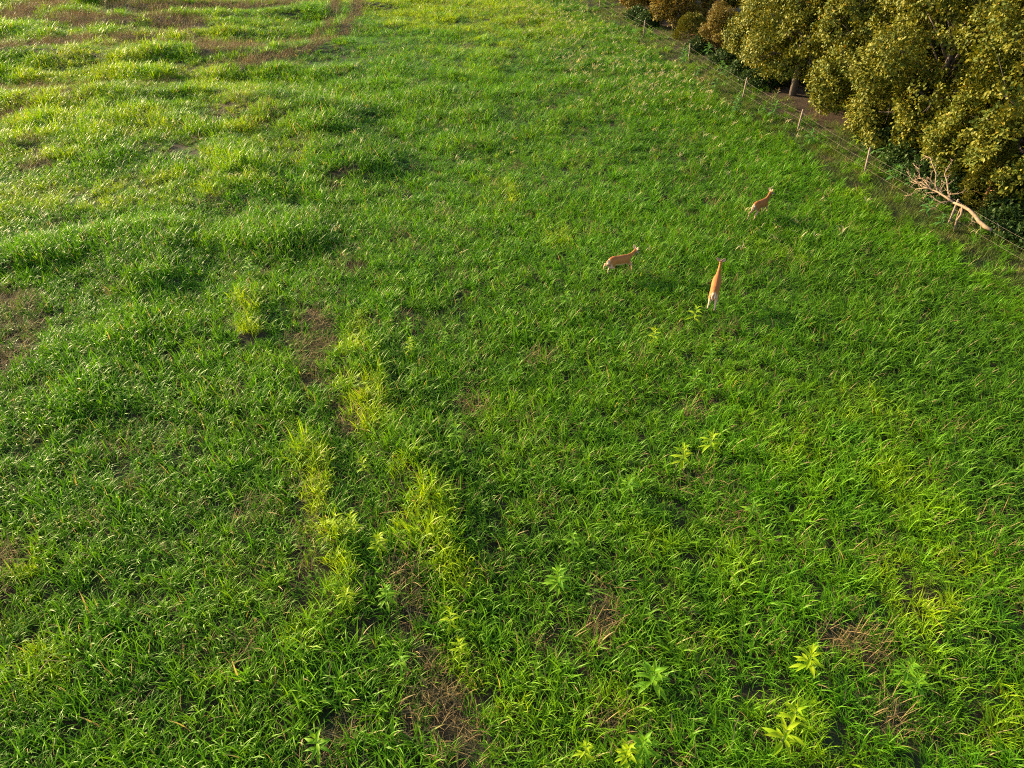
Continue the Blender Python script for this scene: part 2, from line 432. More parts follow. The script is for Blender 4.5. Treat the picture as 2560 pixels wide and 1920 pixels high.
def proto_collection(name, meshes):
    col = bpy.data.collections.new(name)                                      # not linked to the scene: only drawn where the field places it
    for i, me in enumerate(meshes):
        o = bpy.data.objects.new('%s_%02d' % (name, i), me); col.objects.link(o)
    return col
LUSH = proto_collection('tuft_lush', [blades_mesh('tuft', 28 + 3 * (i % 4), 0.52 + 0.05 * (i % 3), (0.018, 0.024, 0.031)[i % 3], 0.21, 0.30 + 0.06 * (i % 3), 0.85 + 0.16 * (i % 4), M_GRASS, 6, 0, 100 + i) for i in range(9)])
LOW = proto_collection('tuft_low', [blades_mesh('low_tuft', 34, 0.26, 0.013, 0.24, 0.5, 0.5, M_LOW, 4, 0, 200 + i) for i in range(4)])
DRY = proto_collection('tuft_dry', [blades_mesh('dry_tuft', 44, 0.32, 0.011, 0.30, 1.15, 0.35, M_DRY, 4, 0, 300 + i, 0.5, True) for i in range(4)])
SEEDY = proto_collection('tuft_seed', [blades_mesh('seed_tuft', 10, 0.55, 0.018, 0.14, 0.3, 0.7, M_SEED, 5, 5, 400 + i) for i in range(3)])

def instancer(name, col, n_var, pos, rot, scl, idx, attrs, label, cat):
    me = bpy.data.meshes.new(name)
    me.vertices.add(len(pos)); me.vertices.foreach_set('co', np.asarray(pos, np.float32).ravel())
    for an, kind, data in (('rot', 'FLOAT_VECTOR', rot), ('scl', 'FLOAT_VECTOR', scl)):
        a = me.attributes.new(an, kind, 'POINT'); a.data.foreach_set('vector', np.asarray(data, np.float32).ravel())
    a = me.attributes.new('idx', 'INT', 'POINT'); a.data.foreach_set('value', np.asarray(idx, np.int32))
    for an, av in attrs.items():
        a = me.attributes.new(an, 'FLOAT', 'POINT'); a.data.foreach_set('value', np.asarray(av, np.float32))
    o = link(name, me)
    ng = bpy.data.node_groups.new(name, 'GeometryNodeTree')
    ng.interface.new_socket('Geometry', in_out='INPUT', socket_type='NodeSocketGeometry')
    ng.interface.new_socket('Geometry', in_out='OUTPUT', socket_type='NodeSocketGeometry')
    N = ng.nodes.new; L = ng.links.new
    gi, go = N('NodeGroupInput'), N('NodeGroupOutput')
    m2p, ci, iop = N('GeometryNodeMeshToPoints'), N('GeometryNodeCollectionInfo'), N('GeometryNodeInstanceOnPoints')
    ci.inputs['Collection'].default_value = col
    ci.inputs['Separate Children'].default_value = True; ci.inputs['Reset Children'].default_value = True
    def named(nm, ty):
        q = N('GeometryNodeInputNamedAttribute'); q.data_type = ty; q.inputs['Name'].default_value = nm
        return q.outputs['Attribute']
    e2r = N('FunctionNodeEulerToRotation')
    L(named('rot', 'FLOAT_VECTOR'), e2r.inputs[0])
    L(gi.outputs[0], m2p.inputs['Mesh']); L(m2p.outputs[0], iop.inputs['Points']); L(ci.outputs[0], iop.inputs['Instance'])
    iop.inputs['Pick Instance'].default_value = True
    L(named('idx', 'INT'), iop.inputs['Instance Index']); L(e2r.outputs[0], iop.inputs['Rotation']); L(named('scl', 'FLOAT_VECTOR'), iop.inputs['Scale'])
    L(iop.outputs[0], go.inputs[0])
    md = o.modifiers.new('scatter', 'NODES'); md.node_group = ng
    return tag(o, label, cat, None, 'stuff')

def scatter(cell, y0, y1, pad, seed):
    """jittered grid over the strip of field between two distances, a little wider than the frame"""
    g = np.random.default_rng(seed)
    ys = np.arange(y0, y1, cell); out = []
    for yy in ys:
        hw = 1280 / FPX * (yy * CP + CAM_H * SP) + pad
        xs = np.arange(-hw, min(hw, float(fence_x(yy)) + 3.5), cell)
        out.append(np.stack([xs, np.full(len(xs), yy)], 1))
    p = np.concatenate(out)
    return p + g.uniform(-0.5, 0.5, p.shape) * cell

near, far_, far2 = scatter(0.345, 3.5, 34, 3.0, 1), scatter(0.41, 34, 62, 3.5, 2), scatter(0.54, 62, 106, 5, 3)
P = np.concatenate([near, far_, far2])
X, Y = P[:, 0], P[:, 1]
g = np.random.default_rng(11)
bare, yel, deep, tall = field(X, Y, BARE), field(X, Y, YELLOW), field(X, Y, DEEP), field(X, Y, TALL)
df = fence_x(Y) - X                                                        # metres on the field side of the fence
fencewob = vnoise(X / 2.2, Y / 2.2, 31) * 1.4
strip = 1 - sstep(0.9, 2.0, df - fencewob * 0.9)                            # thin, low growth along the fence
wood = 1 - sstep(-2.2, -0.6, df + fencewob * 0.6)
rowsreg = (1 - sstep(-26, -8, X + (Y - 60) * 0.25)) * sstep(34, 52, Y)         # windrows far left
rown = fbm(X / 15, Y / 3.6, 21, 2)
patch = fbm(X / 1.7, Y / 1.7, 41, 3); broad = fbm(X / 7.5, Y / 7.5, 43, 2)
thin = np.clip(sstep(0.62, 0.76, patch) * 0.35 + rowsreg * (1 - sstep(0.33, 0.47, rown)) * 0.75, 0, 1)
dens = np.clip(1 - 0.93 * bare, 0, 1) * (1 - 0.7 * thin * (1 - tall)) * (1 - 0.88 * strip) * (1 - wood)
keep = g.uniform(0, 1, len(X)) < dens
hamp = 0.55 + 1.15 * sstep(30, 50, Y) * (1 - sstep(0, 14, X))
height = (0.92 + hamp * (fbm(X / 2.3, Y / 2.3, 51, 2) - 0.5)) * (0.82 + 0.4 * broad) * (1 + 0.75 * tall) * (1 - 0.35 * thin) * (1 - 0.3 * bare) * (1 + 0.12 * deep)
height *= np.clip(1 + rowsreg * 1.1 * (rown - 0.45) * 2, 0.4, 2)
yel = yel * (0.35 + 1.1 * sstep(0.3, 0.62, fbm(X / 0.9, Y / 0.9, 71, 2)))
tint = np.clip(0.95 * yel + 0.24 * (fbm(X / 3.1, Y / 3.1, 61, 3) - 0.5) * 2 + 0.55 * (fbm(X / 0.8, Y / 0.8, 63, 2) - 0.5) + 0.08 + 0.40 * rowsreg + 0.18 * sstep(45, 90, Y) * (1 - sstep(4, 16, X)) - 0.35 * deep + g.normal(0, 0.13, len(X)), 0, 1)  # extra yellow far off and at left: backlit sun glow put into tint
k = keep
n = int(k.sum())
pos = np.stack([X[k], Y[k], ground_z(X[k], Y[k])], 1)
rot = np.stack([g.normal(0, 0.13, n), g.normal(0.04, 0.13, n), g.uniform(0, 6.283, n)], 1)
h = height[k] * g.uniform(0.85, 1.15, n)
wide = np.where(Y[k] > 62, 1.45, np.where(Y[k] > 34, 1.1, 1.0)) * g.uniform(0.85, 1.15, n)
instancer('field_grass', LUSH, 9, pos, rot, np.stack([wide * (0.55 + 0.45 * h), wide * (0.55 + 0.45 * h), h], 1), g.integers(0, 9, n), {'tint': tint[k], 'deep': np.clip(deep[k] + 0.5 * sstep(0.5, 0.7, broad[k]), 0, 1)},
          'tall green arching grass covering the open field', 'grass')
# low growth: along the fence, in thin places and under the wood's edge
def low_field():
    q = np.concatenate([scatter(0.36, 16, 62, 3, 5), scatter(0.50, 62, 106, 4, 6)])
    d_ = fence_x(q[:, 1]) - q[:, 0]; wob_ = vnoise(q[:, 0] / 2.2, q[:, 1] / 2.2, 31) * 1.4
    st = 1 - sstep(1.2, 2.8, d_ - wob_ * 0.9); wd = 1 - sstep(-3.0, -1.2, d_ + wob_ * 1.2)
    pn = fbm(q[:, 0] / 1.3, q[:, 1] / 1.3, 47, 2)
    litter_ = 1 - sstep(2.0, 3.4, np.hypot((q[:, 0] - 19.2) * 1.3, (q[:, 1] - 51.5) * 0.55))
    kk = np.random.default_rng(12).uniform(0, 1, len(q)) < np.clip(st * (0.95 - 0.5 * wd) * (1 - 0.85 * litter_ * (d_ < 0.4)) * (0.8 + 0.7 * sstep(0.3, 0.55, pn)), 0, 1)
    return q[kk], pn[kk]
need = np.clip(0.75 * thin + 0.4 * bare + 0.06, 0, 1) * 0.8 * (1 - wood)
k = g.uniform(0, 1, len(X)) < need
LQ, LPN = low_field()
LX, LY = np.concatenate([X[k], LQ[:, 0]]), np.concatenate([Y[k], LQ[:, 1]])
ltint = np.concatenate([np.clip(0.25 + 0.5 * (patch[k] - 0.4) + 0.25 * rowsreg[k], 0, 1), np.clip(0.15 + 1.2 * (LPN - 0.45), 0, 1)])
n = len(LX)
s = g.uniform(0.75, 1.5, n)
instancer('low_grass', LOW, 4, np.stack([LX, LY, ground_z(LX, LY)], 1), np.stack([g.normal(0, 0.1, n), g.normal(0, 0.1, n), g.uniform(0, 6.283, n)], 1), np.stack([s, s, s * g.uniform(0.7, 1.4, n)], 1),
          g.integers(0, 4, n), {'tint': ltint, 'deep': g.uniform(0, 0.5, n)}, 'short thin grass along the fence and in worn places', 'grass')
need = np.clip(1.05 * bare + 0.16 * thin + 0.02, 0, 1) * 0.85 * (1 - wood)
k = g.uniform(0, 1, len(X)) < need
n = int(k.sum()); s = g.uniform(0.8, 1.5, n) * np.where(Y[k] > 62, 1.5, 1.1)
instancer('dry_grass', DRY, 4, np.stack([X[k], Y[k], ground_z(X[k], Y[k])], 1), np.stack([g.normal(0, 0.1, n), g.normal(0, 0.1, n), g.uniform(0, 6.283, n)], 1), np.stack([s, s, s * g.uniform(0.8, 1.6, n)], 1),
          g.integers(0, 4, n), {'tint': np.clip(0.2 + 0.6 * rowsreg[k] * vnoise(X[k] / 4, Y[k] / 4, 77), 0, 1)}, 'matted dry brown straw in the worn patches of the field', 'dry grass')
# grass gone to seed near the far end of the fence
need = (1 - sstep(4, 10, np.abs(df - 4))) * sstep(42, 60, Y) * (1 - strip) * 0.35 + 0.012 * (Y > 28)
k = g.uniform(0, 1, len(X)) < need
n = int(k.sum()); s = g.uniform(0.9, 1.4, n)
instancer('seeding_grass', SEEDY, 3, np.stack([X[k], Y[k], ground_z(X[k], Y[k])], 1), np.stack([g.normal(0, 0.1, n), g.normal(0, 0.1, n), g.uniform(0, 6.283, n)], 1), np.stack([s, s, s], 1),
          g.integers(0, 3, n), {'tint': np.zeros(n)}, 'grass with pale nodding seed heads near the fence', 'grass')

# ------------------------------------------------------------------ trees
LEAF = np.array([[0, 0, 0], [0.52, 0.29, 0.06], [1, 0, -0.12], [0.52, -0.29, 0.06]])   # folded along the midrib 0-2
LEAF_F = np.array([[0, 1, 2], [0, 2, 3]])
def frames(fwd, up):
    fwd = fwd / np.linalg.norm(fwd, axis=1, keepdims=True)
    sd = np.cross(up, fwd); sd /= (np.linalg.norm(sd, axis=1, keepdims=True) + 1e-9)
    u = np.cross(fwd, sd)
    return fwd, sd, u
def leaves_mesh(name, org, fwd, up, size, width, tintv, material):
    f, s, u = frames(fwd, up)
    n = len(org)
    v = org[:, None, :] + size[:, None, None] * (LEAF[None, :, 0:1] * f[:, None, :] + width * LEAF[None, :, 1:2] * s[:, None, :] + LEAF[None, :, 2:3] * u[:, None, :])
    fc = (np.arange(n)[:, None, None] * 4 + LEAF_F[None]).reshape(-1, 3)
    return mesh_np(name, v.reshape(-1, 3), fc, material, {'tint': np.repeat(tintv, 4)}, smooth=False)
def crown_points(g, lobes, n):
    """points on the outer skin of overlapping lobes, with outward directions"""
    vol = np.array([l[3] ** 2 for l in lobes]); pick = g.choice(len(lobes), n, p=vol / vol.sum())
    d = g.normal(size=(n, 3)); d /= np.linalg.norm(d, axis=1, keepdims=True)
    c = np.array([l[:3] for l in lobes])[pick]; r = np.array([l[3] for l in lobes])[pick]
    rr = r * (0.55 + 0.5 * g.uniform(0, 1, n) ** 0.5)
    p = c + d * rr[:, None] * np.array([1, 1, 0.85])
    inside = np.zeros(n, bool)
    for l in lobes:
        inside |= (np.linalg.norm((p - np.array(l[:3])) / np.array([1, 1, 0.85]), axis=1) < l[3] * 0.62)
    return p[~inside], d[~inside]
def make_oak(seed, h, r, low, whorls, material, leaf=0.21, skirt=True):
    """crown and trunk meshes of a spreading oak standing at the origin"""
    g = np.random.default_rng(seed)
    lobes = []
    nl = 17
    for i in range(nl):
        a = i * 2.4 + g.uniform(-0.5, 0.5); t = (i + 0.5) / nl
        z = low + (h - low) * (0.10 + 0.84 * t ** 0.9)
        prof = math.sqrt(max(0.05, 1 - ((z - (low + 0.42 * (h - low))) / (0.66 * (h - low))) ** 2))
        rad = r * prof * g.uniform(0.55, 0.78)
        lobes.append((rad * math.cos(a), rad * math.sin(a), z, r * g.uniform(0.30, 0.42)))
    for i in range(8):                                                       # low skirt of branches
        a = i * 0.785 + g.uniform(-0.3, 0.3); q = r * g.uniform(0.5, 0.74)
        lobes.append((q * math.cos(a), q * math.sin(a), low + r * g.uniform(0.18, 0.34), r * g.uniform(0.24, 0.32)))
    lobes.append((0, 0, low + 0.6 * (h - low), r * 0.55)); lobes.append((g.normal(0, .3), g.normal(0, .3), h - r * 0.35, r * 0.38))
    p, d = crown_points(g, lobes, int(whorls * 2.6))
    hole = fbm(p[:, 0] / 0.9 + 20, p[:, 1] / 0.9 + p[:, 2] / 0.9, seed, 2)
    kk = hole > 0.45
    p, d = p[kk][:whorls], d[kk][:whorls]
    m = 8                                                                    # leaves of one twig end
    n = len(p)
    out = d * np.array([1, 1, 0.6]) + np.array([0, 0, 0.10])
    out /= np.linalg.norm(out, axis=1, keepdims=True)
    a = out[:, None, :] * g.uniform(0.15, 0.8, (n, m, 1)) + g.normal(0, 0.62, (n, m, 3))
    fwd = a.reshape(-1, 3); fwd[:, 2] -= 0.18
    org = np.repeat(p, m, 0) + g.normal(0, 0.10, (n * m, 3))
    up = np.repeat(out, m, 0) * 0.9 + np.array([0, 0, 0.5]) + g.normal(0, 0.35, (n * m, 3))
    size = leaf * g.uniform(0.7, 1.25, n * m)
    tv = np.clip(np.repeat(g.uniform(0, 0.75, n), m) + g.normal(0, 0.13, n * m), 0, 1)
    crown = leaves_mesh('crown', org, fwd, up, size, 1.15, tv, material)
    T = Tubes()
    tr = 0.019 * h + 0.02
    bend = [(0, 0, -0.3), (g.normal(0, .05), g.normal(0, .05), h * 0.2), (g.normal(0, .15), g.normal(0, .15), h * 0.45), (g.normal(0, .25), g.normal(0, .25), h * 0.85)]
    T.tube(bend, [tr * 1.35, tr, tr * 0.75, tr * 0.25], 9)
    for i, l in enumerate(lobes[:nl]):
        z0 = max(h * 0.16, l[2] * 0.62 - 0.2); t = min(1, z0 / (h * 0.85))
        s0 = Vector(bend[1]).lerp(Vector(bend[3]), max(0, (t - 0.2) / 0.8)); e = Vector(l[:3])
        mid = s0.lerp(e, 0.5) + Vector((0, 0, 0.18))
        T.tube([s0, mid, e], [tr * 0.42, tr * 0.27, tr * 0.09], 6)
        for q in range(3):
            ee = e + Vector(g.normal(0, l[3] * 0.5, 3))
            T.tube([mid.lerp(e, 0.6), ee], [tr * 0.13, tr * 0.03], 5)
    trunk = T.mesh('trunk', M_BARK)
    return crown, trunk
def make_cedar(seed, h, r, sprays, material, shape='cone', bark=None):
    g = np.random.default_rng(seed)
    t = g.uniform(0, 1, sprays) ** 0.8; a = g.uniform(0, 6.283, sprays)
    if shape == 'cone':
        lob = 0.75 + 0.35 * vnoise(a * 1.6, t * 7, seed)
        rad = r * (0.12 + 0.95 * np.sin(np.clip(1 - t, 0, 1) * 1.45)) * lob * g.uniform(0.55, 1.0, sprays) ** 0.5
        z = 0.12 * h + 0.88 * h * t
    else:
        rad = r * np.sqrt(np.clip(1 - (t * 0.96) ** 2, 0, 1)) * (0.75 + 0.35 * vnoise(a * 1.3, t * 4, seed)) * g.uniform(0.6, 1.0, sprays) ** 0.5
        z = 0.15 * h + 0.85 * h * t
    p = np.stack([rad * np.cos(a), rad * np.sin(a), z], 1)
    out = np.stack([np.cos(a), np.sin(a), np.full(sprays, 0.55)], 1)
    m = 7
    fwd = (np.repeat(out, m, 0) * 0.8 + g.normal(0, 0.5, (sprays * m, 3)))
    org = np.repeat(p, m, 0) + g.normal(0, 0.05, (sprays * m, 3))
    up = np.repeat(out, m, 0) + g.normal(0, 0.6, (sprays * m, 3))
    tv = np.clip(np.repeat(g.uniform(0, 0.8, sprays), m) + g.normal(0, 0.1, sprays * m), 0, 1)
    crown = leaves_mesh('crown', org, fwd, up, 0.19 * g.uniform(0.6, 1.3, sprays * m), 0.38, tv, material)
    T = Tubes(); T.tube([(0, 0, -0.2), (0.03, 0.02, h * 0.5), (0, 0, h * 0.93)], [0.025 * h + .02, 0.018 * h, 0.01], 7)
    for i in range(10):
        zz = h * (0.15 + 0.07 * i); aa = i * 2.4; rr = r * 0.6 * (1 - i / 13)
        T.tube([(0, 0, zz), (rr * math.cos(aa), rr * math.sin(aa), zz + 0.25 * rr)], [0.03, 0.01], 5)
    return crown, T.mesh('trunk', bark or M_REDBARK)

OAKS = [make_oak(11, 9.4, 4.4, 0.9, 7000, M_OAK, 0.18), make_oak(12, 10.2, 4.8, 1.1, 8200, M_OAK, 0.18), make_oak(13, 8.4, 4.1, 0.8, 6200, M_OAK, 0.18), make_oak(14, 9.6, 4.4, 1.5, 6000, M_OAK, 0.18), make_oak(15, 5.6, 2.6, 0.5, 2400, M_OAK2, 0.17)]
CEDARS = [make_cedar(21, 3.5, 1.25, 1500, M_CEDAR), make_cedar(22, 2.3, 1.75, 1500, M_CEDAR, 'mound')]
def plant_tree(name, kind, x, y, rz, sc, label, group, scz=None):
    r_ = empty(name, (x, y, gz(x, y)), rz); r_.scale = (sc, sc, scz or sc)
    crown, trunk = kind
    link('trunk', trunk, r_); tag(link('crown', crown, r_), kind='stuff')
    tag(r_, label, 'tree', group)
    return r_
def wood_at(y, off):
    return float(fence_x(y)) + off, y
TREES = [  # kind, y along the fence, metres behind it, turn, scale, label
    (0, 29.5, 7.0, 0.3, 1.00, 'spreading oak at the right edge, nearest the camera, behind the feathery cedar'),
    (1, 35.8, 5.6, 1.7, 1.00, 'broad oak rising just behind the fallen dead limb'),
    (0, 42.2, 4.9, 3.1, 1.02, 'full round oak overhanging the fence beside the middle fence post'),
    (2, 48.2, 5.0, 4.2, 1.00, 'low branched oak whose crown hangs over the bare leaf litter'),
    (3, 54.9, 4.05, 0.9, 1.05, 'oak with its pale trunk showing beside the leaf litter'),
    (1, 62.0, 6.3, 2.2, 1.02, 'large oak at the left end of the bright oak mass, beside the dark gap'),
    (1, 45.0, 12.0, 5.2, 1.10, 'tall oak in the second row behind the middle of the wood'),
    (0, 37.0, 13.0, 2.6, 1.10, 'tall oak in the second row near the right edge'),
    (1, 53.5, 12.0, 0.2, 1.12, 'tall oak in the second row above the pale trunk'),
    (4, 88.0, 3.6, 2.0, 1.0, 'small rust tinged oak at the far end of the fence'),
    (4, 79.5, 4.4, 4.4, 1.15, 'golden green young oak beside the rounded juniper at the far wood edge'),
    (4, 69.0, 4.0, 1.1, 0.62, 'small brownish sapling in front of the dark gap in the wood'),
    (2, 98.0, 5.5, 2.9, 1.05, 'oak at the far top of the wood, farthest along the fence'),
    (2, 88.0, 10.5, 0.7, 1.15, 'dark oak deep in the wood behind the young golden one'),
    (1, 84.0, 15.0, 3.3, 1.1, 'shaded oak at the top of the wood, between the rust oak and the dark gap'),
    (0, 72.0, 14.0, 1.9, 1.1, 'shaded oak far back in the dark gap of the wood'),
]
for kind, yy, off, rz, sc, lab in TREES:
    x, y = wood_at(yy, off)
    plant_tree('oak_tree', OAKS[kind], x, y, rz, sc, lab, 'oaks of the wood behind the fence')
x, y = wood_at(34.3, 2.9)
plant_tree('cedar_tree', CEDARS[0], x, y, 0.5, 1.0, 'feathery yellow green cedar behind the fallen dead limb', None)
x, y = wood_at(73.0, 3.3)
plant_tree('juniper_bush', CEDARS[1], x, y, 0.5, 1.0, 'rounded olive juniper bush close behind the far part of the fence', None)['category'] = 'bush'
# leaning red trunk in the dark gap
T = Tubes(); T.tube([(0, 0, -0.3), (0.1, 0.1, 2.5), (0.25, 0.1, 6.0), (0.5, 0.2, 9.5)], [0.24, 0.2, 0.17, 0.1], 10)
for q in range(7):
    a = q * 2.1; z0 = 3.0 + 0.8 * q
    T.tube([(0.15, 0.1, z0), (0.15 + 0.9 * math.cos(a), 0.1 + 0.9 * math.sin(a), z0 + 0.5)], [0.05, 0.015], 5)
x, y = wood_at(78.5, 7.6)
o = tag(empty('cedar_snag', (x, y, gz(x, y))), 'bare reddish trunk standing in the dark gap of the wood', 'tree')
link('trunk', T.mesh('trunk', M_REDBARK), o)

# ------------------------------------------------------------------ broad leaved weeds
def leaf_blade(L, W, droop, material, name='leaf'):
    vs, fs = [], []
    for i in range(6):
        t = i / 5; w = W * (0.12 + math.sin(min(1, t * 1.12) * math.pi * 0.93) * 0.9) if i < 5 else 0.004
        x = L * t; z = L * (0.30 * t - droop * t * t)
        vs += [(x, -w / 2, z + w * 0.18), (x, 0, z), (x, w / 2, z + w * 0.18)]
    for i in range(5):
        for k in range(2):
            q = 3 * i + k; fs.append((q, q + 1, q + 4, q + 3))
    return mesh_np(name, np.array(vs), np.array(fs), material)
LEAVES = {'g': leaf_blade(0.34, 0.085, 0.42, M_WEED), 'y': leaf_blade(0.34, 0.085, 0.42, M_WEEDY), 'p': leaf_blade(0.42, 0.15, 0.55, M_POKE)}
def stem_mesh(h):
    T = Tubes(); T.tube([(0, 0, -0.05), (0.01, 0.015, h * 0.6), (0.02, 0.01, h)], [0.014, 0.011, 0.006], 6)
    return T.mesh('stem', M_STEM)
STEM = stem_mesh(1.0)
def weed(name, x, y, kind, size, label, group, height=0.62, leaves=15, seed=0):
    g = random.Random(seed)
    r_ = empty(name, (x, y, gz(x, y)), g.uniform(0, 6.28)); tag(r_, label, 'weed', group)
    s = link('stem', STEM, r_); s.scale = (size, size, height)
    for i in range(leaves):
        t = i / (leaves - 1)
        l = link('leaf', LEAVES[kind], r_)
        l.location = (0.012 * t, 0.012 * t, height * (0.42 + 0.58 * t))
        k = size * (0.75 + 0.45 * math.sin(math.pi * (0.25 + 0.65 * t))) * g.uniform(0.85, 1.12)
        l.scale = (k * (1 - 0.28 * t), k * (1 - 0.2 * t), k)
        l.rotation_euler = (g.uniform(-0.25, 0.25), -R(-8 + 62 * t ** 1.6) + g.uniform(-0.15, 0.15), i * 2.399 + g.uniform(-0.2, 0.2))
    return r_
WEEDS = [  # place in a 2212 px view, colour, size, label
    (1498, 690, 'y', 1.15, 'bright yellow green weed just below left of the deer leaping away'),
    (1528, 782, 'g', 0.9, 'green weed straight below the deer leaping away'),
    (1410, 740, 'y', 0.85, 'slim yellow green weed between the left deer and the leaping deer, lower down'),
    (1310, 756, 'g', 0.85, 'pale weed straight below the left deer'),
    (1352, 790, 'g', 0.8, 'small weed lower right of the one below the left deer'),
    (1500, 830, 'g', 0.9, 'green weed left one of a pair well below the leaping deer'),
    (1528, 850, 'g', 0.75, 'smaller weed right one of a pair well below the leaping deer'),
    (1532, 968, 'y', 1.1, 'large yellow weed right of centre, upper of two bright ones'),
    (1470, 1003, 'y', 1.15, 'large yellow weed right of centre, lower of two bright ones'),
    (1355, 1068, 'g', 1.0, 'green weed beside a small brown patch right of centre'),
    (988, 955, 'g', 0.95, 'lone pale green weed at the picture centre left, right of the yellow grass'),
    (768, 1166, 'y', 0.8, 'yellow weed right one of two at the foot of the left yellow strip'),
    (735, 1164, 'y', 0.95, 'yellow weed left one of two at the foot of the left yellow strip'),
    (825, 1203, 'y', 0.85, 'yellow green weed lower right of the pair at the yellow strip'),
    (1205, 1275, 'g', 1.0, 'green weed low in the picture middle, above the right brown track'),
    (1235, 1192, 'g', 0.85, 'green weed above the one in the lower middle'),
    (755, 1312, 'y', 0.75, 'small yellow weed left one of two beside the brown track'),
    (840, 1312, 'g', 0.8, 'green weed touching the brown track on its left side'),
    (975, 1362, 'y', 0.85, 'yellow green weed right of the brown track'),
    (995, 1418, 'y', 0.7, 'small weed just below the one right of the brown track'),
    (870, 1452, 'g', 0.9, 'bright green weed left of the straw filled bare spot'),
    (1405, 1486, 'g', 1.15, 'big star shaped weed in the lower right middle'),
    (1735, 1448, 'y', 1.1, 'yellow star shaped weed left of the dry straw patch at lower right'),
    (1700, 1570, 'y', 0.9, 'yellow weed near the bottom, upper of two at right of centre'),
    (1680, 1618, 'y', 1.1, 'yellow weed near the bottom, lower of two at right of centre'),
    (1380, 1640, 'g', 1.2, 'large green rosette weed at the bottom edge of the picture'),
    (1348, 1654, 'y', 0.9, 'yellowish weed hugging the large rosette at the bottom edge'),
    (1260, 1645, 'y', 0.8, 'small yellow weed at the bottom edge left of the large rosette'),
    (695, 1628, 'g', 0.85, 'dark green weed at the bottom edge in the left half'),
    (885, 715, 'g', 0.85, 'pale weed above the bare spot left of centre'),
    (888, 765, 'y', 0.7, 'small yellow weed below the one above the bare spot left of centre'),
    (962, 745, 'g', 0.8, 'pale weed right of the two beside the bare spot left of centre'),
    (545, 592, 'g', 0.9, 'pale weed in the left half, above the short yellow strip'),
    (1020, 488, 'g', 0.85, 'pale weed in the upper middle of the field'),
    (1080, 585, 'g', 0.85, 'light weed in the upper middle, left of the left deer'),
    (955, 525, 'g', 0.8, 'light weed in the upper middle, leftmost of three there'),
    (1222, 655, 'g', 0.8, 'pale weed left below the left deer'),
    (1605, 578, 'g', 0.8, 'pale weed right above the leaping deer'),
    (1385, 595, 'y', 0.75, 'yellow green weed touching the head side of the left deer'),
    (1620, 1118, 'g', 0.9, 'green weed in the right half, right of the two large yellow weeds'),
    (1940, 1472, 'g', 0.85, 'green weed beside the straw patch at lower right, upper one'),
    (1962, 1500, 'g', 0.8, 'green weed beside the straw patch at lower right, lower one'),
    (790, 1022, 'y', 0.7, 'small yellow weed between the two yellow strips'),
    (330, 612, 'g', 0.8, 'pale weed in the left part of the field'),
]
for i, (x, y, kd, sz, lab) in enumerate(WEEDS):
    p = ground_m(x * V, y * V + 14)
    weed('broadleaf_weed', p[0], p[1], kd, sz * (0.78 + 0.28 * random.random()), lab, 'broad leaved weeds scattered in the grass', 0.72 + 0.2 * random.random(), random.choice((13, 16, 19, 22)), 500 + i)
HEDGE = [  # along the fence, full picture px
    (2230, 462, 1.15, 'bright leafy weed right of the post nearest the dead limb'), (2312, 545, 1.0, 'leafy weed under the left tips of the dead limb'), (2270, 474, 0.8, 'small leafy weed left of the dead limb twigs'),
    (2346, 572, 0.8, 'low leafy weed left of the foot of the propped post'), (2022, 364, 1.0, 'leafy weed right below the post at the leaf litter'), (1931, 300, 1.2, 'light leafy weed at the wires left of the leaf litter post'),
    (1905, 292, 0.7, 'small weed touching the light leafy one by the leaf litter'), (1842, 274, 1.0, 'pale leafy weed just left below the second visible post'), (1836, 292, 0.9, 'pale weed lowest of the pair below the second visible post'),
    (1787, 232, 1.0, 'pale leafy weed standing alone on the low strip before the fence'), (1741, 200, 0.9, 'leafy weed in the low strip nearer the far end'), (1708, 166, 1.2, 'big leafy weed at the foot of a far post'),
    (1768, 146, 1.2, 'leafy weed behind the wires under the golden oak edge'), (1810, 200, 1.1, 'leafy weed on the wires between two far posts'), (1800, 184, 1.0, 'leafy weed behind the wires, above the one on them'),
    (1834, 186, 1.0, 'leafy weed behind the wires, right neighbour of a similar one'), (1832, 160, 1.1, 'tall leafy weed in shade below the oak edge, left one'), (1868, 176, 1.1, 'tall leafy weed in shade below the oak edge, right one'),
    (1913, 212, 1.1, 'dark leafy weed at the top of the leaf litter'), (2140, 372, 1.3, 'yellowish tall weed behind the wires left of the middle post'), (2208, 408, 1.1, 'leafy weed in shade behind the middle post'),
    (2188, 395, 1.0, 'dim leafy weed touching the middle post from behind'), (1716, 142, 0.9, 'leafy weed behind a far post'),
]
for i, (x, y, sz, lab) in enumerate(HEDGE):
    p = ground_m(x, y)
    weed('leafy_weed', p[0], p[1], 'p' if i != 19 else 'y', sz, lab, 'leafy weeds growing along the fence', 0.85 * sz, 15, 700 + i)

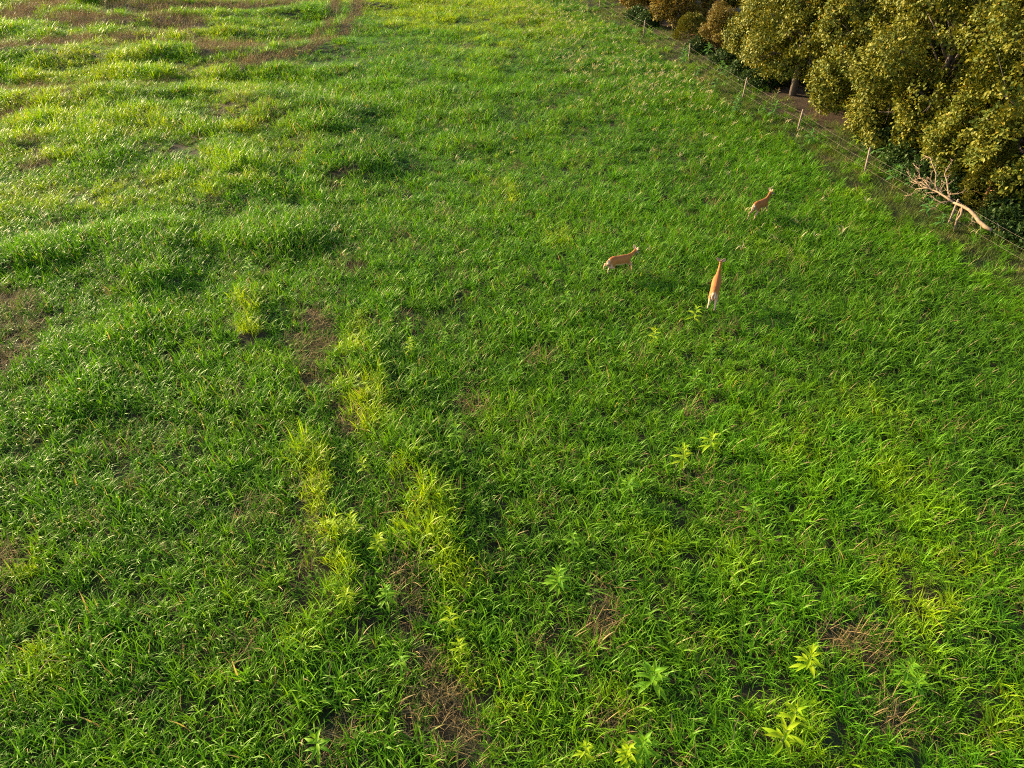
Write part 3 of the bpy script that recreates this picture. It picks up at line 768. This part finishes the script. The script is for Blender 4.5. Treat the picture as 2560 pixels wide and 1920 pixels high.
# shrubs added under the oaks, their dark leaf colour standing in for shade
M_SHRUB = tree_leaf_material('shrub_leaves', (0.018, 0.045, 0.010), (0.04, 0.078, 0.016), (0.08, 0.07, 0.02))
def make_shrub(seed, h, r, n):
    g = np.random.default_rng(seed)
    d = g.normal(size=(n, 3)); d /= np.linalg.norm(d, axis=1, keepdims=True); d[:, 2] = np.abs(d[:, 2])
    rr = (0.7 + 0.45 * vnoise(d[:, 0] * 2.3 + 9, d[:, 1] * 2.3 + d[:, 2] * 2, seed)) * g.uniform(0.5, 1.0, n) ** 0.5
    p = d * rr[:, None] * np.array([r, r, h]) + np.array([0, 0, 0.1])
    m = 6
    fwd = np.repeat(d, m, 0) * 0.5 + g.normal(0, 0.6, (n * m, 3)); up = np.array([0, 0, 0.8]) + np.repeat(d, m, 0) * 0.5 + g.normal(0, 0.3, (n * m, 3))
    tv = np.clip(np.repeat(g.uniform(0, 0.8, n), m) + g.normal(0, 0.1, n * m), 0, 1)
    fol = leaves_mesh('foliage', np.repeat(p, m, 0) + g.normal(0, 0.07, (n * m, 3)), fwd, up, 0.20 * g.uniform(0.6, 1.2, n * m), 1.0, tv, M_SHRUB)
    T = Tubes()
    for i in range(7):
        a = i * 0.9; T.tube([(0.05 * math.cos(a), 0.05 * math.sin(a), -0.1), (0.3 * r * math.cos(a), 0.3 * r * math.sin(a), h * 0.5), (0.6 * r * math.cos(a), 0.6 * r * math.sin(a), h * 0.85)], [0.02, 0.014, 0.006], 5)
    return fol, T.mesh('stems', M_BARK)
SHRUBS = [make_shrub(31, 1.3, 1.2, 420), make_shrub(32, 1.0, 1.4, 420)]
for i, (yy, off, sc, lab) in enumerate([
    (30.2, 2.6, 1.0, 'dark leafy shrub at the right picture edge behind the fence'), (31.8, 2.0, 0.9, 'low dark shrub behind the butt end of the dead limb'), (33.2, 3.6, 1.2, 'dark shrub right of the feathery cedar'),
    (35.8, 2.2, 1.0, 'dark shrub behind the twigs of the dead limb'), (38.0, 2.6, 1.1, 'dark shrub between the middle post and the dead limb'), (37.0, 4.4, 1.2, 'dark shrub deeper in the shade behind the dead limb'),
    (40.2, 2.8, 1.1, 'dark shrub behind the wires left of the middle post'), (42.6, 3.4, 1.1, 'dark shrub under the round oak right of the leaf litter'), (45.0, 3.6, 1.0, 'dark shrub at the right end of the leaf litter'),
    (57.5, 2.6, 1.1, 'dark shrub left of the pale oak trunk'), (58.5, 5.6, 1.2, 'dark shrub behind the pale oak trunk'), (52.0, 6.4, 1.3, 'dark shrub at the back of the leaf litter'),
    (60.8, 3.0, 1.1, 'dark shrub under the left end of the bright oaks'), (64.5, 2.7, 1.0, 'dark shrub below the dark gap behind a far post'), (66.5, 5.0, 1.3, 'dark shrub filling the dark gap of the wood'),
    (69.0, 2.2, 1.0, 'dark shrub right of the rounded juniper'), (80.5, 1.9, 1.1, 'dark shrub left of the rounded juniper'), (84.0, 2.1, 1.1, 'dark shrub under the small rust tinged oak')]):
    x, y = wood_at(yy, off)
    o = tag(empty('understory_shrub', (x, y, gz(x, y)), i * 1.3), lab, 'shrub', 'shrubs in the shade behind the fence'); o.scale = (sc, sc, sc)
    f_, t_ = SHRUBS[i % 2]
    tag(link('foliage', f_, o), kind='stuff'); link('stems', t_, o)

# ------------------------------------------------------------------ fence
fence = tag(empty('wire_fence', (POSTS[4][0], POSTS[4][1], 0)), 'wire fence on wooden posts between the field and the wood', 'fence')
tops = []
for i, (x, y) in enumerate(POSTS):
    hgt = 1.42 + 0.08 * math.sin(i * 2.3); lx, ly = 0.10 * math.sin(i * 1.7 + 0.4), 0.06 * math.cos(i * 2.9)
    if i == 7: hgt, lx = 1.25, 0.05
    z0 = gz(x, y)
    T = Tubes(); T.tube([(0, 0, -0.4), (lx * 0.5, ly * 0.5, hgt * 0.5), (lx, ly, hgt - 0.015), (lx, ly, hgt)], [0.058, 0.055, 0.05, 0.042], 9)
    o = link('post', T.mesh('post', M_POST), fence); o.location = Vector((x, y, z0)) - fence.location
    tops.append((Vector((x, y, z0)), Vector((lx, ly, hgt))))
for wz in (0.42, 0.80, 1.18):
    T = Tubes(); pts = []
    for i in range(len(tops) - 1):
        a = tops[i][0] + tops[i][1] * (wz / tops[i][1].z) ; b = tops[i + 1][0] + tops[i + 1][1] * (wz / tops[i + 1][1].z)
        for q in range(4):
            t = q / 4; s = a.lerp(b, t); s.z -= 0.14 * t * (1 - t) * 4 * 0.5; s.x -= 0.055
            pts.append(s - fence.location)
    T.tube(pts, [0.0035] * len(pts), 5)
    link('wire', T.mesh('wire', M_WIRE), fence)

# ------------------------------------------------------------------ dead limb lying across the fence
A, B = Vector((POSTS[7][0], POSTS[7][1], 0)), Vector((POSTS[8][0], POSTS[8][1], 0))
fdir = (B - A).normalized(); fn = Vector((-fdir.y, fdir.x, 0))
if fn.x > 0: fn = -fn                                                       # towards the field
def on_fence(px, py, off=0.0):
    a, b = (px - 1280) / FPX, (py - 960) / FPX
    d = Vector((a, CP - b * SP, -SP - b * CP)); o = Vector((0, 0, CAM_H))
    q = A + fn * off
    t = (q - o).dot(fn) / d.dot(fn)
    return o + d * t
limb = tag(empty('fallen_limb', (A.x, A.y, 0)), 'bare bleached dead limb with many twigs lying across the fence', 'dead limb')
def limb_part(name, items, n=7):
    T = Tubes()
    for pts, rad in items:
        T.tube([Vector(p) - limb.location for p in pts], rad, n)
    return link(name, T.mesh(name, M_DEADWOOD), limb)
z = lambda x, y: (2160 + x * 0.1808, 350 + y * 0.1808)
def path(offs, *pp):
    return [on_fence(*z(x, y), off=o) for (x, y), o in zip(pp, offs)]
limb_part('main_limb', [(path((0.05, 0.1, 0.12, 0.12, 0.12, 0.1, 0.12), (1765, 1248), (1680, 1205), (1590, 1125), (1530, 1040), (1450, 965), (1340, 905), (1235, 865)), [0.07, 0.09, 0.085, 0.075, 0.068, 0.06, 0.052])], 10)
limb_part('prop_branch', [(path((0.12, 0.15, 0.2, 0.25), (1360, 925), (1345, 1030), (1285, 1110), (1252, 1255)), [0.06, 0.05, 0.055, 0.06]), (path((0.1, 0.12, 0.15), (1335, 950), (1300, 1030), (1280, 1100)), [0.035, 0.03, 0.03])], 8)
g = random.Random(5)
def twiggy(pts, r0, depth):
    items = []
    radii = [max(0.008, r0 * (1 - 0.75 * i / (len(pts) - 1))) for i in range(len(pts))]
    items.append((pts, radii))
    if depth == 0: return items
    for i in range(1, len(pts)):
        a, b = Vector(pts[i - 1]), Vector(pts[i]); seg = b - a; L = seg.length
        for k in range(3 if depth > 1 else 2):
            t = g.uniform(0.2, 0.95); s = a.lerp(b, t)
            d = seg.normalized() + Vector((g.gauss(0, 0.55), g.gauss(0, 0.55), g.gauss(0.15, 0.6)))
            d.normalize(); ln = min(0.9, L * g.uniform(0.5, 1.0)) * (0.8 if depth > 1 else 0.6)
            q = [s]
            for m in range(3):
                d = (d + Vector((g.gauss(0, 0.25), g.gauss(0, 0.25), g.gauss(0.02, 0.25)))).normalized(); q.append(q[-1] + d * ln / 3)
            items += twiggy(q, max(0.010, radii[i] * 0.5), depth - 1)
    return items
BR = [
    (((1240, 866), (1130, 790), (1020, 720), (900, 670), (800, 640), (690, 560)), (0.12, 0.15, 0.2, 0.25, 0.3, 0.3), 0.062),
    (((1190, 810), (1165, 720), (1145, 560), (1115, 470), (1180, 350), (1235, 270)), (0.1, -0.1, -0.2, -0.3, -0.4, -0.5), 0.045),
    (((1200, 845), (1060, 865), (985, 820), (930, 770)), (0.15, 0.4, 0.5, 0.6), 0.04),
    (((1060, 865), (1000, 920), (935, 972)), (0.4, 0.5, 0.6), 0.03),
    (((960, 690), (860, 660), (720, 680), (660, 760), (560, 770)), (0.22, 0.3, 0.45, 0.5, 0.55), 0.036),
    (((1020, 720), (985, 610), (1000, 460), (950, 350), (920, 250), (835, 215)), (0.2, 0.1, 0.0, -0.1, -0.2, -0.3), 0.036),
    (((940, 690), (850, 580), (770, 510), (760, 400), (690, 345)), (0.22, 0.2, 0.15, 0.1, 0.0), 0.034),
    (((930, 600), (820, 540), (745, 530), (690, 610)), (0.22, 0.2, 0.2, 0.3), 0.028),
    (((1110, 780), (1010, 650), (920, 560), (940, 430)), (0.15, 0.05, 0.0, -0.1), 0.032),
    (((1180, 750), (1300, 745), (1400, 700)), (0.1, -0.1, -0.2), 0.03),
    (((1000, 730), (880, 730), (810, 820)), (0.3, 0.45, 0.55), 0.026),
    (((900, 670), (800, 590), (700, 600), (640, 570)), (0.28, 0.35, 0.4, 0.4), 0.028),
    (((1500, 1050), (1495, 1130), (1450, 1180)), (0.15, 0.3, 0.35), 0.026),
    (((820, 650), (760, 600), (660, 545), (590, 430)), (0.3, 0.3, 0.3, 0.25), 0.024),
    (((1060, 740), (1080, 650), (1120, 590), (1070, 560)), (0.1, 0.0, -0.1, -0.1), 0.022),
]
for pts, offs, r0 in BR:
    limb_part('branch', twiggy(path(offs, *pts), r0, 2), 5)

# ------------------------------------------------------------------ deer
def deer_material():
    m, n, out = mat('deer_coat')
    p = n.nodes.new('ShaderNodeBsdfPrincipled'); p.inputs['Roughness'].default_value = 0.75; p.inputs['Specular IOR Level'].default_value = 0.2
    a = n.nodes.new('ShaderNodeVertexColor'); a.layer_name = 'coat'
    nz = noise(n, 60, 4)
    c = mixcol(n, maprange(n, nz, 0.3, 0.7, 0.0, 0.22), a.outputs[0], (0.16, 0.07, 0.03))
    n.links.new(c, p.inputs['Base Color'])
    b = n.nodes.new('ShaderNodeBump'); b.inputs['Strength'].default_value = 0.3; b.inputs['Distance'].default_value = 0.01
    n.links.new(nz, b.inputs['Height']); n.links.new(b.outputs[0], p.inputs['Normal'])
    n.links.new(p.outputs[0], out.inputs[0])
    return m
M_DEER = deer_material()
M_EAR = plain('deer_ear', (0.30, 0.19, 0.13), (0.42, 0.30, 0.24), 30)
M_TAIL = plain('deer_tail', (0.30, 0.12, 0.045), (0.38, 0.17, 0.07), 30)
M_TAILW = plain('deer_tail_white', (0.75, 0.66, 0.56), (0.8, 0.74, 0.66), 30)
M_DARK = plain('deer_dark', (0.02, 0.015, 0.012), (0.03, 0.02, 0.018), 10, 0.3, 0.5)

def sweep(bm, st, n=16):
    """tube with elliptical sections: st = (x, y, z, half width, half height)"""
    rings = []
    for i, s in enumerate(st):
        p = Vector(s[:3]); t = (Vector(st[min(i + 1, len(st) - 1)][:3]) - Vector(st[max(i - 1, 0)][:3])).normalized()
        sd = Vector((0, 1, 0)) - t * t.y
        sd.normalize(); u = t.cross(sd)
        if u.z < 0 and abs(t.z) < 0.9: u = -u
        rings.append([bm.verts.new(p + sd * s[3] * math.cos(2 * math.pi * k / n) + u * s[4] * math.sin(2 * math.pi * k / n)) for k in range(n)])
    for a, b in zip(rings[:-1], rings[1:]):
        for k in range(n): bm.faces.new((a[k], a[(k + 1) % n], b[(k + 1) % n], b[k]))
    bm.faces.new(rings[0]); bm.faces.new(rings[-1])
def build_deer(name, loc, heading, lift, pitch, neck, head, legs, tail_dir, label, size=1.0, coat=1.0):
    """body frame: x forward, y left, z up from the ground under the belly; legs = dict of joint lists"""
    torso = [(-.60, 0, .735, .035, .05), (-.565, 0, .73, .085, .115), (-.49, 0, .725, .125, .165), (-.36, 0, .72, .160, .20), (-.20, 0, .70, .158, .195), (-.02, 0, .685, .170, .205), (.16, 0, .675, .165, .21), (.30, 0, .685, .142, .20), (.41, 0, .71, .098, .165), (.49, 0, .74, .06, .11)]
    bm = bmesh.new()
    sweep(bm, torso); sweep(bm, neck); sweep(bm, head)
    leg_st = []
    for key, j in legs.items():
        rr = [.095, .066, .034, .024, .025] if key[0] == 'f' else [.125, .098, .042, .026, .026]
        wide = [.7, .75, .9, 1, 1]
        st = [(*p, r * w, r) for p, r, w in zip(j, rr, wide)]
        full = []
        for a, b in zip(st[:-1], st[1:]):
            full.append(a)
            mid = [(a[i] + b[i]) / 2 for i in range(5)]
            if key[0] == 'h' and a is st[1]: mid[3] *= 0.92; mid[4] *= 0.92
            full.append(tuple(mid))
        full.append(st[-1]); sweep(bm, full, 12); leg_st.append((key, j))
    bmesh.ops.triangulate(bm, faces=[f for f in bm.faces if len(f.verts) > 4])
    bmesh.ops.recalc_face_normals(bm, faces=bm.faces)
    raw = bpy.data.meshes.new('raw'); bm.to_mesh(raw); bm.free()
    tmp = bpy.data.objects.new('tmp', raw); C.objects.link(tmp)
    md = tmp.modifiers.new('r', 'REMESH'); md.mode = 'VOXEL'; md.voxel_size = 0.0125
    sm = tmp.modifiers.new('s', 'SMOOTH'); sm.iterations = 7; sm.factor = 0.5
    dg = bpy.context.evaluated_depsgraph_get()
    me = bpy.data.meshes.new_from_object(tmp.evaluated_get(dg)); me.name = 'body'
    bpy.data.objects.remove(tmp); bpy.data.meshes.remove(raw)
    nv = len(me.vertices)
    co = np.empty(nv * 3, np.float32); me.vertices.foreach_get('co', co); co = co.reshape(-1, 3).astype(float)
    no = np.empty(nv * 3, np.float32); me.vertices.foreach_get('normal', no); no = no.reshape(-1, 3)
    def chain(pts):
        best = np.full(nv, 9.0); tt = np.zeros(nv)
        for i, (a, b) in enumerate(zip(pts[:-1], pts[1:])):
            a, b = np.array(a[:3]), np.array(b[:3]); e = b - a
            t = np.clip(((co - a) @ e) / (e @ e), 0, 1); d = np.linalg.norm(co - a - t[:, None] * e, axis=1)
            q = d < best; best[q] = d[q]; tt[q] = i + t[q]
        return best, tt
    col = np.tile(np.array([0.32, 0.118, 0.024]), (nv, 1))
    def paint(mask, c):
        mask = np.clip(mask, 0, 1)[:, None]
        col[:] = col * (1 - mask) + np.array(c) * mask
    dn, tn = chain(neck); dh, th = chain(head)
    torso_m = (co[:, 0] < 0.46)
    paint(sstep(0.80, 0.90, co[:, 2]) * torso_m * 0.7, (0.21, 0.064, 0.013))            # darker back
    paint(sstep(0.25, 0.75, -no[:, 2]) * torso_m * (1 - sstep(.66, .74, co[:, 2])), (0.62, 0.47, 0.33))   # pale belly
    paint(sstep(.56, .50, co[:, 2]) * torso_m * 0.75, (0.44, 0.25, 0.12))
    rump = 0.9 * sstep(0.45, 0.85, -no[:, 0]) * (co[:, 0] < -0.36) * sstep(.40, .50, co[:, 2]) * (1 - sstep(.80, .86, co[:, 2]))
    paint(rump, (0.56, 0.37, 0.23))
    isneck = (dn < 0.16) & (co[:, 0] > 0.44)
    paint(isneck * sstep(0.1, 0.7, no[:, 0]) * 0.7, (0.58, 0.40, 0.26))
    for key, j in leg_st:
        d, t = chain(j)
        inleg = (d < 0.075) & (t > 1.05)
        paint(inleg * 0.8 * sstep(1.0, 1.7, t), (0.50, 0.32, 0.19))
        paint(((d < 0.06) & (t > 3.75)) * 1.0, (0.04, 0.03, 0.025))
    hm = dh < 0.10
    ishead = hm & (th > 0.3)
    paint(ishead * sstep(1.4, 2.6, th), (0.22, 0.155, 0.12)); paint(ishead * sstep(0.2, 0.7, -no[:, 2]), (0.68, 0.58, 0.5)); paint(ishead * sstep(len(head) - 1.75, len(head) - 1.45, th), (0.03, 0.022, 0.02))
    col *= coat
    ca = me.color_attributes.new('coat', 'FLOAT_COLOR', 'POINT')
    ca.data.foreach_set('color', np.concatenate([col, np.ones((nv, 1))], 1).astype(np.float32).ravel())
    for p in me.polygons: p.use_smooth = True
    me.materials.clear(); me.materials.append(M_DEER)
    root = empty(name, (loc[0], loc[1], gz(*loc) + lift)); root.rotation_euler = (0, 0, heading)
    root.rotation_euler = (Matrix.Rotation(heading, 3, 'Z') @ Matrix.Rotation(-pitch, 3, 'Y')).to_euler()
    root.scale = (size,) * 3
    tag(root, label, 'deer', 'deer running towards the wood')
    link('body', me, root)
    # ears
    hb, hd = Vector(head[1][:3]), (Vector(head[3][:3]) - Vector(head[1][:3])).normalized()
    side = Vector((0, 1, 0)); side = (side - hd * side.dot(hd)).normalized()
    if 'yaw' in legs: pass
    upv = hd.cross(side); upv = upv if upv.z > 0 else -upv
    for s in (1, -1):
        b0 = hb + upv * 0.045 + side * s * 0.04
        ax = (upv * 0.75 - hd * 0.45 + side * s * 0.62).normalized(); wv = hd.cross(ax).normalized(); nn = ax.cross(wv)
        vs, fs = [], []
        for i in range(6):
            t = i / 5; w = 0.052 * math.sin(math.pi * (0.18 + 0.80 * t)) ** 0.8 if i < 5 else 0.004
            for kx in (-1, -0.5, 0, 0.5, 1):
                vs.append(b0 + ax * 0.19 * t + wv * w * kx + nn * (w * 0.7 * (1 - kx * kx)))
        for i in range(5):
            for kx in range(4):
                q = 5 * i + kx; fs.append((q, q + 1, q + 6, q + 5))
        e = link('ear', mesh_np('ear', np.array([tuple(v) for v in vs]), np.array(fs), M_EAR), root)
        so = e.modifiers.new('t', 'SOLIDIFY'); so.thickness = 0.008
        eye = Tubes(); ec = Vector(head[2][:3]) + side * s * (head[2][3] * 0.93) + upv * 0.014
        eye.tube([ec - hd * 0.014, ec - hd * 0.008, ec, ec + hd * 0.008, ec + hd * 0.014], [0.003, 0.012, 0.015, 0.012, 0.003], 8)
        link('eye', eye.mesh('eye', M_DARK), root)
    # tail
    tb = Vector((-.585, 0, .79)); td = Vector(tail_dir).normalized()
    tp = [tb - td * 0.02, tb + td * 0.06 + Vector((-.03, 0, 0)), tb + td * 0.15 + Vector((-.035, 0, 0)), tb + td * 0.24 + Vector((-.03, 0, -.01))]
    b2 = bmesh.new(); sweep(b2, [(*p, w, h_) for p, w, h_ in zip(tp, (.03, .048, .045, .012), (.026, .03, .024, .01))], 10)
    tm = bpy.data.meshes.new('tail'); bmesh.ops.recalc_face_normals(b2, faces=b2.faces); b2.to_mesh(tm); b2.free(); tm.materials.append(M_TAIL)
    for p in tm.polygons: p.use_smooth = True
    to = link('tail', tm, root)
    fringe = Tubes()
    for s in (1, -1):
        fringe.tube([p + Vector((0.006, s * w, 0)) for p, w in zip(tp, (.028, .046, .042, .012))], [.008, .014, .013, .006], 6)
    link('tail_fringe', fringe.mesh('tail_fringe', M_TAILW), to)
    return root
NECK_UP = [(.34, 0, .74, .095, .145), (.44, 0, .83, .078, .115), (.52, 0, .93, .062, .09), (.57, 0, 1.04, .055, .072), (.60, 0, 1.12, .052, .06)]
HEAD_UP = [(.56, 0, 1.13, .045, .055), (.62, 0, 1.145, .062, .066), (.69, 0, 1.125, .056, .058), (.76, 0, 1.085, .038, .042), (.825, 0, 1.05, .032, .033), (.855, 0, 1.035, .024, .024)]
# the left deer: bounding to the right, hind feet kicked up behind it, one foreleg reaching out
NECK_F = [(.34, 0, .735, .10, .145), (.46, 0, .785, .08, .115), (.56, 0, .84, .064, .09), (.64, 0, .905, .057, .072), (.69, 0, .955, .054, .06)]
HEAD_F = [(.66, 0, .965, .047, .055), (.71, 0, .98, .064, .066), (.78, 0, .955, .058, .058), (.845, 0, .905, .040, .043), (.90, 0, .865, .034, .034), (.925, 0, .845, .025, .025)]
p = ground_m(1544, 699)
build_deer('deer', p, R(30), 0.12, R(-3), NECK_F, HEAD_F, {
    'hl': [(-.40, .075, .70), (-.40, .095, .50), (-.70, .10, .61), (-.70, .10, .40), (-.66, .10, .33)],
    'hr': [(-.40, -.075, .70), (-.33, -.095, .47), (-.62, -.10, .53), (-.63, -.10, .32), (-.59, -.10, .25)],
    'fl': [(.31, .075, .66), (.36, .09, .50), (.57, .09, .50), (.68, .09, .40), (.73, .09, .36)],
    'fr': [(.31, -.075, .66), (.40, -.09, .50), (.58, -.09, .40), (.60, -.09, .18), (.64, -.09, .11)]},
    (-.35, 0, -1), 'light brown deer bounding to the right, leftmost of the three deer')
# the middle deer: leaping away from the camera, hind legs stretched out behind
p = ground_m(1781, 765)
NECK_L = [(.34, 0, .74, .095, .14), (.46, 0, .81, .076, .11), (.57, 0, .88, .060, .082), (.67, 0, .95, .053, .068), (.74, 0, 1.0, .05, .058)]
HEAD_L = [(.70, 0, 1.02, .045, .052), (.76, 0, 1.035, .062, .064), (.83, 0, 1.01, .056, .056), (.90, 0, .975, .038, .042), (.96, 0, .945, .032, .033), (.99, 0, .93, .024, .024)]
build_deer('deer', p, R(71), 0.40, R(17), NECK_L, HEAD_L, {
    'hl': [(-.40, .075, .70), (-.52, .10, .52), (-.76, .105, .47), (-.95, .12, .44), (-1.01, .12, .42)],
    'hr': [(-.40, -.075, .70), (-.50, -.10, .50), (-.74, -.105, .43), (-.91, -.115, .37), (-.97, -.115, .34)],
    'fl': [(.31, .075, .66), (.36, .085, .48), (.52, .085, .40), (.44, .085, .22), (.42, .085, .16)],
    'fr': [(.31, -.075, .66), (.36, -.085, .48), (.50, -.085, .37), (.41, -.085, .20), (.39, -.085, .14)]},
    (-.45, 0, -1), 'orange brown deer leaping away from the camera with stretched hind legs', 1.06)
# the far deer: trotting to the upper right, head high
p = ground_m(1894, 557)
NECK_H = [(.34, 0, .735, .10, .145), (.44, 0, .81, .080, .112), (.51, 0, .89, .064, .087), (.555, 0, .97, .057, .072), (.58, 0, 1.03, .054, .062)]
HEAD_H = [(.545, 0, 1.045, .047, .055), (.595, -.02, 1.065, .064, .066), (.66, -.05, 1.045, .058, .058), (.72, -.085, 1.005, .040, .043), (.775, -.12, .975, .034, .034), (.80, -.135, .96, .025, .025)]
build_deer('deer', p, R(40), 0.17, R(3), NECK_H, HEAD_H, {
    'hl': [(-.40, .075, .70), (-.36, .11, .47), (-.66, .12, .40), (-.70, .125, .12), (-.69, .125, .03)],
    'hr': [(-.40, -.075, .70), (-.30, -.10, .46), (-.50, -.105, .28), (-.56, -.11, .03), (-.55, -.11, -.05)],
    'fl': [(.31, .075, .66), (.27, .09, .48), (.33, .09, .25), (.28, .09, .04), (.31, .09, -.02)],
    'fr': [(.31, -.075, .66), (.36, -.09, .48), (.48, -.09, .32), (.38, -.09, .12), (.35, -.09, .06)]},
    (-.25, 0, -1), 'brown deer with raised head nearest the wood, rightmost of the three', 1.0, 0.82)
